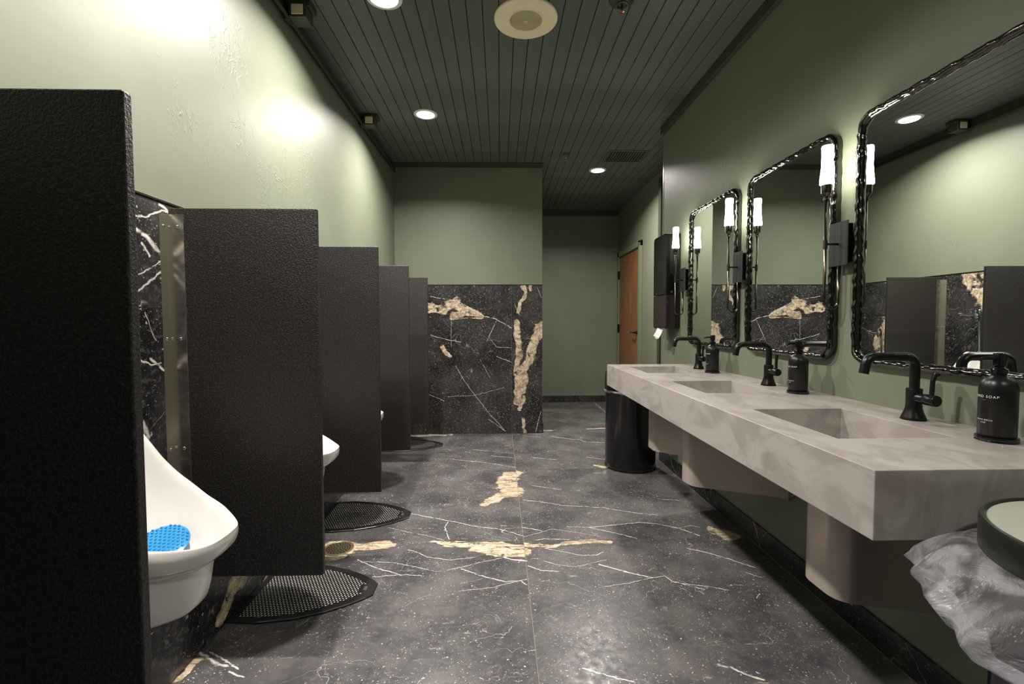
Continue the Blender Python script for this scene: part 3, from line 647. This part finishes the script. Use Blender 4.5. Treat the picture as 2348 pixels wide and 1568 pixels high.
def bottle(label, y, turn):
    r = empty('soap_bottle', label, 'bottle', (1.25, y, CZ1+.0125), 'black soap bottles on the counter', turn)
    bo = G().lathe([(0, 0), (.034, 0), (.0365, .003), (.0365, .118), (.0355, .127), (.032, .137), (.026, .145), (.0175, .151), (.0135, .154), (.0135, .160), (0, .160)], n=40).build('bottle_body', M['bottle'], r, True, 50)
    bent_text('HAND SOAP', .0088, .0975, .03675, bo, 'lettering', 1.25)
    bent_text('WHITE BIRCH', .0052, .040, .03675, bo, 'lettering', 1.2)
    bent_text('8 OZ', .0048, .0335, .03675, bo, 'lettering', 1.1)
    bent_text('______', .0032, .0925, .03675, bo, 'lettering', 1.0)
    G().lathe([(.0135, .156), (.0165, .158), (.0165, .168), (.0125, .171), (.009, .172)], n=28).build('collar', M['gloss_black'], r, True, 40)
    pu = G().lathe([(.009, .170), (.0085, .176), (.0128, .178), (.0132, .203), (.0122, .207), (.010, .2085), (0, .2085)], n=28).build('pump', M['gloss_black'], r, True, 40)
    G().tube([(-.008, 0, .197), (-.040, 0, .196), (-.052, 0, .192)], [.0048, .0042, .0030], 12).build('nozzle', M['gloss_black'], pu, True, 50)
    return r
for y, l, tn in zip((1.135, 1.922, 2.715), ('nearest black hand soap bottle, at the right edge of the picture', 'middle black hand soap bottle, between two mirrors', 'farthest black hand soap bottle, smallest in view'), (.0, .06, .0)):
    bottle(l, y, tn)
    c = G().lathe([(0, 0), (.040, 0), (.0415, .002), (.0405, .0045), (.0415, .007), (.0405, .0115), (.038, .0122), (0, .0122)], (1.25, y, CZ1+.0002), n=40).build('coaster', M['gloss_black'], None, True, 35)
    tag(c, {'n': 'round dark coaster under the nearest soap bottle', 'm': 'round dark coaster under the middle soap bottle', 'f': 'round dark coaster under the farthest soap bottle'}[l[0]], 'coaster', 'coasters under the soap bottles')

# mirrors
def rrect(y0, y1, z0, z1, r, n, sub):
    pts = []
    for cy, cz, a0 in ((y1-r, z1-r, 0), (y0+r, z1-r, PI/2), (y0+r, z0+r, PI), (y1-r, z0+r, 1.5*PI)):
        for k2 in range(n+1): a = a0+PI/2*k2/n; pts.append((cy+r*math.cos(a), cz+r*math.sin(a)))
    out = []
    for i in range(len(pts)):
        a, b2 = pts[i], pts[(i+1) % len(pts)]; L_ = math.dist(a, b2); m_ = max(1, int(L_/sub))
        for q in range(m_): out.append((a[0]+(b2[0]-a[0])*q/m_, a[1]+(b2[1]-a[1])*q/m_))
    return out
def mirror(label, yc):
    r = empty('wall_mirror', label, 'mirror', (0, yc, 0), 'hammered-frame mirrors above the basins')
    gl = rrect(-.309, .309, 1.036, 1.911, .045, 6, .2); n = len(gl)
    G().add([(1.3405, y, z) for y, z in gl]+[(1.352, y, z) for y, z in gl], [tuple(range(n))]+[tuple(reversed(range(n, 2*n)))]+[(q, n+q, n+(q+1) % n, (q+1) % n) for q in range(n)]).build('glass', M['mirror'], r)
    fr = rrect(-.319, .319, 1.026, 1.921, .055, 8, .007)
    rnd = random.Random(int(yc*100)); ph = [rnd.uniform(0, 6) for _ in range(6)]
    def wob(i, a): return .07*math.sin(i*.83+ph[0])*math.cos(a*2+ph[1])+.05*math.sin(i*.47+ph[2]+a)+.04*math.sin(i*1.31+ph[3]-2*a)
    G().tube([(1.3425, y, z) for y, z in fr], .0132, 14, closed=True, wob=wob, flat=(1, 0, 0)).build('frame', M['hammered'], r, True)
for yc, l in ((1.405, 'nearest mirror in a hammered black frame, cut by the right edge'), (2.175, 'middle mirror in a hammered black frame'), (2.945, 'farthest mirror in a hammered black frame, beside the paper dispenser')): mirror(l, yc)

# wall lamps
def sconce(label, y):
    r = empty('wall_lamp', label, 'lamp', (1.262, y, 0), 'lit wall lamps between the mirrors')
    G().tube(fillet([(0, 0, 1.655), (0, 0, 1.225), (.056, 0, 1.225), (.056, 0, 1.405)], .028, 10), .0056, 16).build('stem', M['dark_metal'], r, True)
    G().lathe([(.0056, 1.452), (.0075, 1.453), (.0075, 1.487), (.0056, 1.488)], n=20).build('coupler', M['dark_metal'], r, True, 40)
    G().tube([(.005, 0, 1.472), (.051, 0, 1.472)], .0045, 12).build('arm', M['matte_black'], r, True)
    G().bbox(.050, .0545, -.050, .050, 1.388, 1.556, .0012).build('backplate', M['plate'], r)
    ca = G().bbox(.0545, .078, -.043, .043, 1.398, 1.546, .002); ca.lathe([(.056, .078), (.056, .092), (.05, .0975)], (0, 0, 1.472), 'x', 8, PI/8); ca.build('canopy', M['matte_black'], r)
    G().lathe([(.0056, 1.640), (.0105, 1.641), (.0105, 1.645), (.0075, 1.648), (.009, 1.656), (.0165, 1.664), (.0185, 1.669), (.0195, 1.697), (.018, 1.698), (0, 1.698)], n=28).build('lamp_holder', M['dark_metal'], r, True, 40)
    G().lathe([(.019, 1.697), (.0245, 1.702), (.0240, 1.72), (.0215, 1.745), (.0195, 1.775), (.0195, 1.81), (.0205, 1.84), (.0185, 1.846), (0, 1.847)], n=32).build('lamp_shade', M['shade'], r, True, 50)
for y, l in ((1.795, 'nearest lit wall lamp with a U-shaped stem'), (2.565, 'middle lit wall lamp, between the middle and farthest mirrors'), (3.345, 'farthest lit wall lamp, in front of the paper dispenser')): sconce(l, y)

# paper towel dispenser
dp = empty('towel_dispenser', 'glossy black paper towel dispenser on the wall past the farthest mirror', 'dispenser', (0, 0, 0))
def rbox(x0, x1, y0, y1, z0, z1, b, seg=5): return G().bbox(x0, x1, y0, y1, z0, z1, b, seg)
rbox(1.315, XR, 3.497, 3.785, 1.122, 1.838, .010, 2).build('housing', M['gloss_black'], dp, True, 60)
def face_prism(pts, x0, x1, name, m, b):
    n = len(pts); o = G().add([(x0, y, z) for y, z in pts]+[(x1, y, z) for y, z in pts], [tuple(range(n)), tuple(reversed(range(n, 2*n)))]+[(q, n+q, n+(q+1) % n, (q+1) % n) for q in range(n)]).build(name, m, dp)
    md = o.modifiers.new('bev', 'BEVEL'); md.width = b; md.segments = 3; md.limit_method = 'ANGLE'; md.angle_limit = math.radians(50)
rr_ = rrect(3.497, 3.785, 1.118, 1.838, .034, 6, 1.); SPL = 1.378
face_prism([(3.785, SPL)]+[p for p in rr_ if p[1] > SPL]+[(3.497, SPL)], 1.249, 1.322, 'cover', M['gloss_black'], .006)
face_prism([(3.497, SPL-.0015)]+[p for p in rr_ if p[1] < SPL]+[(3.785, SPL-.0015)], 1.2495, 1.3215, 'window', simple('smoked_plastic', (.030, .020, .024), .08, spec=.6), .006)
G().lathe([(.011, 3.4965), (.010, 3.494), (.004, 3.4935), (.004, 3.4955), (0, 3.4955)], (1.293, 0, 1.40), 'y', 18).build('lock', M['chrome'], dp, True, 40)
G().lathe([(.005, 1.2475), (.004, 1.2455), (0, 1.2455)], (0, 3.70, 1.392), 'x', 14).build('button', M['chrome'], dp, True, 40)
pv = []; pf = []
for i in range(9):
    for j in range(7):
        a, b2 = i/8, j/6
        pv.append((1.262-.035*b2*(1-.3*a)+.010*math.sin(a*7+b2*2), 3.575+.15*a+.03*b2, 1.128-.085*b2+.02*a*b2-.010*math.sin(a*9)*b2))
for i in range(8):
    for j in range(6): q = i*7+j; pf.append((q, q+1, q+8, q+7))
pt_ = mesh('paper_towel', pv, pf, M['paper'], None, True); md = pt_.modifiers.new('t', 'SOLIDIFY'); md.thickness = .001
tag(pt_, 'crumpled white paper towel hanging from the black dispenser', 'paper')

# bins
b1 = empty('trash_can', 'black round bin standing on the floor beyond the end of the counter', 'bin', (1.055, 3.735, 0), 'black round bins')
G().lathe([(0, .0), (.200, .0), (.203, .004), (.203, .018), (.199, .021), (.1985, .610), (.201, .617), (.196, .62), (.190, .60), (.190, .58), (0, .58)], n=64).build('body', M['can'], b1, True, 35)
G().lathe([(.193, .628), (.205, .630), (.206, .70), (.203, .755), (.193, .785), (.172, .800), (.13, .806), (0, .806)], n=64).build('lid', M['gloss_black'], b1, True, 40)
bg = []; bf = []; n = 96
for i, (r_, z_) in enumerate(((.197, .60), (.1995, .624), (.206, .629), (.207, .622), (.2065, .612))):
    for q in range(n):
        a = 2*PI*q/n; wv = .003*math.sin(a*7)+.002*math.sin(a*19+1); bg.append((1.055+(r_+(wv if i > 2 else 0))*math.cos(a), 3.735+(r_+(wv if i > 2 else 0))*math.sin(a), z_+(wv*1.5 if i == 4 else 0)))
for i in range(4):
    for q in range(n): a, b2 = i*n+q, i*n+(q+1) % n; bf.append((a, b2, b2+n, a+n))
tag(mesh('trash_bag', bg, bf, M['bag'], None, True), 'edge of a clear bag folded over the far black bin', 'bag')

BC = (1.01, .655)
b2_ = empty('trash_can', 'black round bin with a wall reflection coloured onto its top, in the bottom right corner', 'bin', (BC[0], BC[1], 0), 'black round bins')
G().lathe([(0, .0), (.190, .0), (.193, .004), (.193, .768), (.186, .768), (.186, .60), (0, .6)], n=64).build('body', M['can'], b2_, True, 35)
G().lathe([(.196, .772), (.212, .774), (.2135, .780), (.2135, .826), (.2105, .832), (.206, .833), (.202, .828)], n=72).build('lid', M['gloss_satin'], b2_, True, 35)
G().lathe([(.2025, .8285), (.19, .8295), (0, .8295)], (0, 0, 0), 'z', 72).build('lid_top', M['lid'], b2_, True, 35)
bv = []; bf = []; n = 180; rows = 26
rnd = random.Random(3); ph = [rnd.uniform(0, 6.28) for _ in range(12)]
for i in range(rows):
    t_ = i/(rows-1)
    for q in range(n):
        a = 2*PI*q/n
        fl_ = .105+.022*math.sin(2*a+ph[0])+.016*math.sin(5*a+ph[1])+.008*math.sin(11*a+ph[2])+.006*math.sin(19*a+ph[3])
        pk = 1-.55*abs(math.sin(4.5*a+ph[4]+t_*.8))*t_*(1-t_)*1.6
        rr = .198+fl_*(t_**.62)*pk+.006*math.sin(13*a+ph[5]+t_*5)*t_
        zz = .778-.030*t_-.050*t_**3+.012*math.sin(3*a+ph[6])*t_+.010*math.sin(9*a+ph[7]+4*t_)*t_*(1.2-t_)+.003*math.sin(33*a+ph[8])*t_
        bv.append((BC[0]+rr*math.cos(a), min(BC[1]+rr*math.sin(a), .895+.004*math.sin(31*a)), zz))
for r2, z2 in ((-.012, -.012), (-.035, -.02), (-.05, -.01)):      # hem folded back underneath
    base = (rows-1)*n
    for q in range(n):
        x, y, z = bv[base+q]; a = 2*PI*q/n; bv.append((x+r2*math.cos(a), y+r2*math.sin(a), z+z2+.004*math.sin(23*a)))
for i in range(rows+2):
    for q in range(n): a, c_ = i*n+q, i*n+(q+1) % n; bf.append((a, c_, c_+n, a+n))
tag(mesh('trash_bag', bv, bf, M['bag'], None, True), 'crumpled clear bag flaring out under the lid of the nearest bin', 'bag')

# ================================================================ CEILING THINGS
dlab = ['ceiling downlight over the nearest partitions, above the picture', 'ceiling downlight at the top edge, left of the round speaker', 'ceiling downlight in the middle of the left row, with its glow on the left wall',
        'small ceiling downlight at the right, over the passage', 'added ceiling light behind the viewer, unseen, brightening the counter end']
dls = []; d0 = None; lamps = [o for o in col.objects if o.type == 'LIGHT']
for i, (x, y, p_) in enumerate(DL):
    if d0 is None:
        d0 = empty('downlight', dlab[0], 'downlight', (x, y, CEIL), 'round recessed ceiling lights')
        G().lathe([(.090, -.001), (.090, -.006), (.085, -.0085), (.070, -.0095), (.0685, -.008), (.0685, -.001)], n=48).build('trim_ring', M['baffle'], d0, True, 40)
        G().lathe([(.0685, -.005), (.055, -.0085), (0, -.0095)], n=40).build('lens', M['lens'], d0, True)
        o = d0
    else: o = copy_tree(d0); o.location = (x, y, CEIL); o['label'] = dlab[i]
    dls.append(o)

for o, l_ in zip(dls, lamps): l_.parent = o; l_.location = (0, 0, -.0135)
sp = empty('ceiling_speaker', 'round cream ceiling speaker with a perforated grille', 'speaker', (.143, 2.535, CEIL))
G().lathe([(.167, -.0005), (.167, -.009), (.164, -.0125), (.160, -.0135), (.094, -.0135), (.0925, -.016), (.089, -.017), (.086, -.016), (.085, -.012)], n=64).build('flange', M['cream'], sp, True, 40)
pr = []
for q in range(22):
    r_ = .0855-q*.0034; pr += [(r_, -.0115-.0035*(1-(r_/.086)**2)), (r_-.0012, -.0145-.0035*(1-(r_/.086)**2)), (r_-.0024, -.0145-.0035*(1-(r_/.086)**2))]
pr += [(.011, -.0160), (.0105, -.020), (0, -.0205)]
G().lathe(pr, n=48).build('grille', M['cream_mesh'], sp)
s1 = empty('sprinkler', 'ceiling sprinkler with a copper tip, at the top edge of the picture', 'sprinkler', (.602, 2.34, CEIL), 'ceiling sprinklers')
G().lathe([(.068, 0), (.066, -.02), (.058, -.038), (.030, -.052), (.030, -.058), (.024, -.060), (.020, -.052), (0, -.052)], n=32).build('escutcheon', M['trim'], s1, True, 40)
fr_ = G().tube([(0, 0, -.05), (0, 0, -.088)], .006, 12).lathe([(.012, -.088), (.013, -.090), (.004, -.0925), (0, -.0925)], n=16); fr_.build('nozzle', M['copper'], s1, True, 40)
s2 = empty('sprinkler', 'small chrome sprinkler near the small downlight', 'sprinkler', (.637, 4.515, CEIL), 'ceiling sprinklers')
G().lathe([(.032, 0), (.030, -.006), (.014, -.010), (.012, -.010)], n=24).build('escutcheon', M['trim'], s2, True, 40)
G().tube([(0, 0, -.005), (0, 0, -.045)], .007, 12).lathe([(.004, -.045), (.016, -.062), (.016, -.065), (0, -.067)], n=16).tube([(.012, 0, -.02), (.016, 0, -.045), (.006, 0, -.062)], .003, 8).build('nozzle', M['chrome'], s2, True, 40)
vn = empty('air_vent', 'dark slatted air vent in the ceiling behind the small downlight', 'vent', (1.22, 4.575, CEIL))
g = G(); g.bbox(-.19, .19, -.16, -.145, -.008, -.001, .001).bbox(-.19, .19, .145, .16, -.008, -.001, .001).bbox(-.19, -.175, -.15, .15, -.008, -.001, .001).bbox(.175, .19, -.15, .15, -.008, -.001, .001); g.build('vent_frame', M['ceil'], vn)
vs_ = None
for q in range(14):
    if vs_ is None: vs_ = G().bbox(-.004, .004, -.145, .145, -.007, -.001, .001).build('slat', M['ceil'], vn); vs_.location.x = -.162
    else: o = vs_.copy(); col.objects.link(o); o.location.x = -.162+q*.025
G().box(-.175, .175, -.146, .146, -.0018, -.0008).build('vent_back', M['dark_void'], vn)
cd = G(); cd.tube([(XL+.030, YN, 2.700), (XL+.030, YB-.13, 2.700)], .0105, 12)
cdo = cd.build('conduit', M['trim'], None, True); tag(cdo, 'dark cable pipe running along the top of the left wall', 'pipe')
for y, l in ((2.43, 'ceiling junction box at the top left, cream plate facing the viewer'), (3.70, 'smaller looking junction box on the pipe by the left wall')):
    r = empty('junction_box', l, 'box', (XL+.085, y, 2.722), 'junction boxes on the left ceiling pipe')
    G().bbox(-.045, .045, -.02, .07, -.036, .050, .006, 2).build('box', M['trim'], r)
    G().bbox(-.028, .030, -.0235, -.0195, -.024, .026, .002).build('plate', M['cream'], r)
    G().bbox(.043, .062, -.015, .075, .020, .050, .004).build('bracket', M['trim'], r)
    G().bbox(-.075, -.044, .0, .05, -.034, -.004, .003).build('pipe_clamp', M['trim'], r)
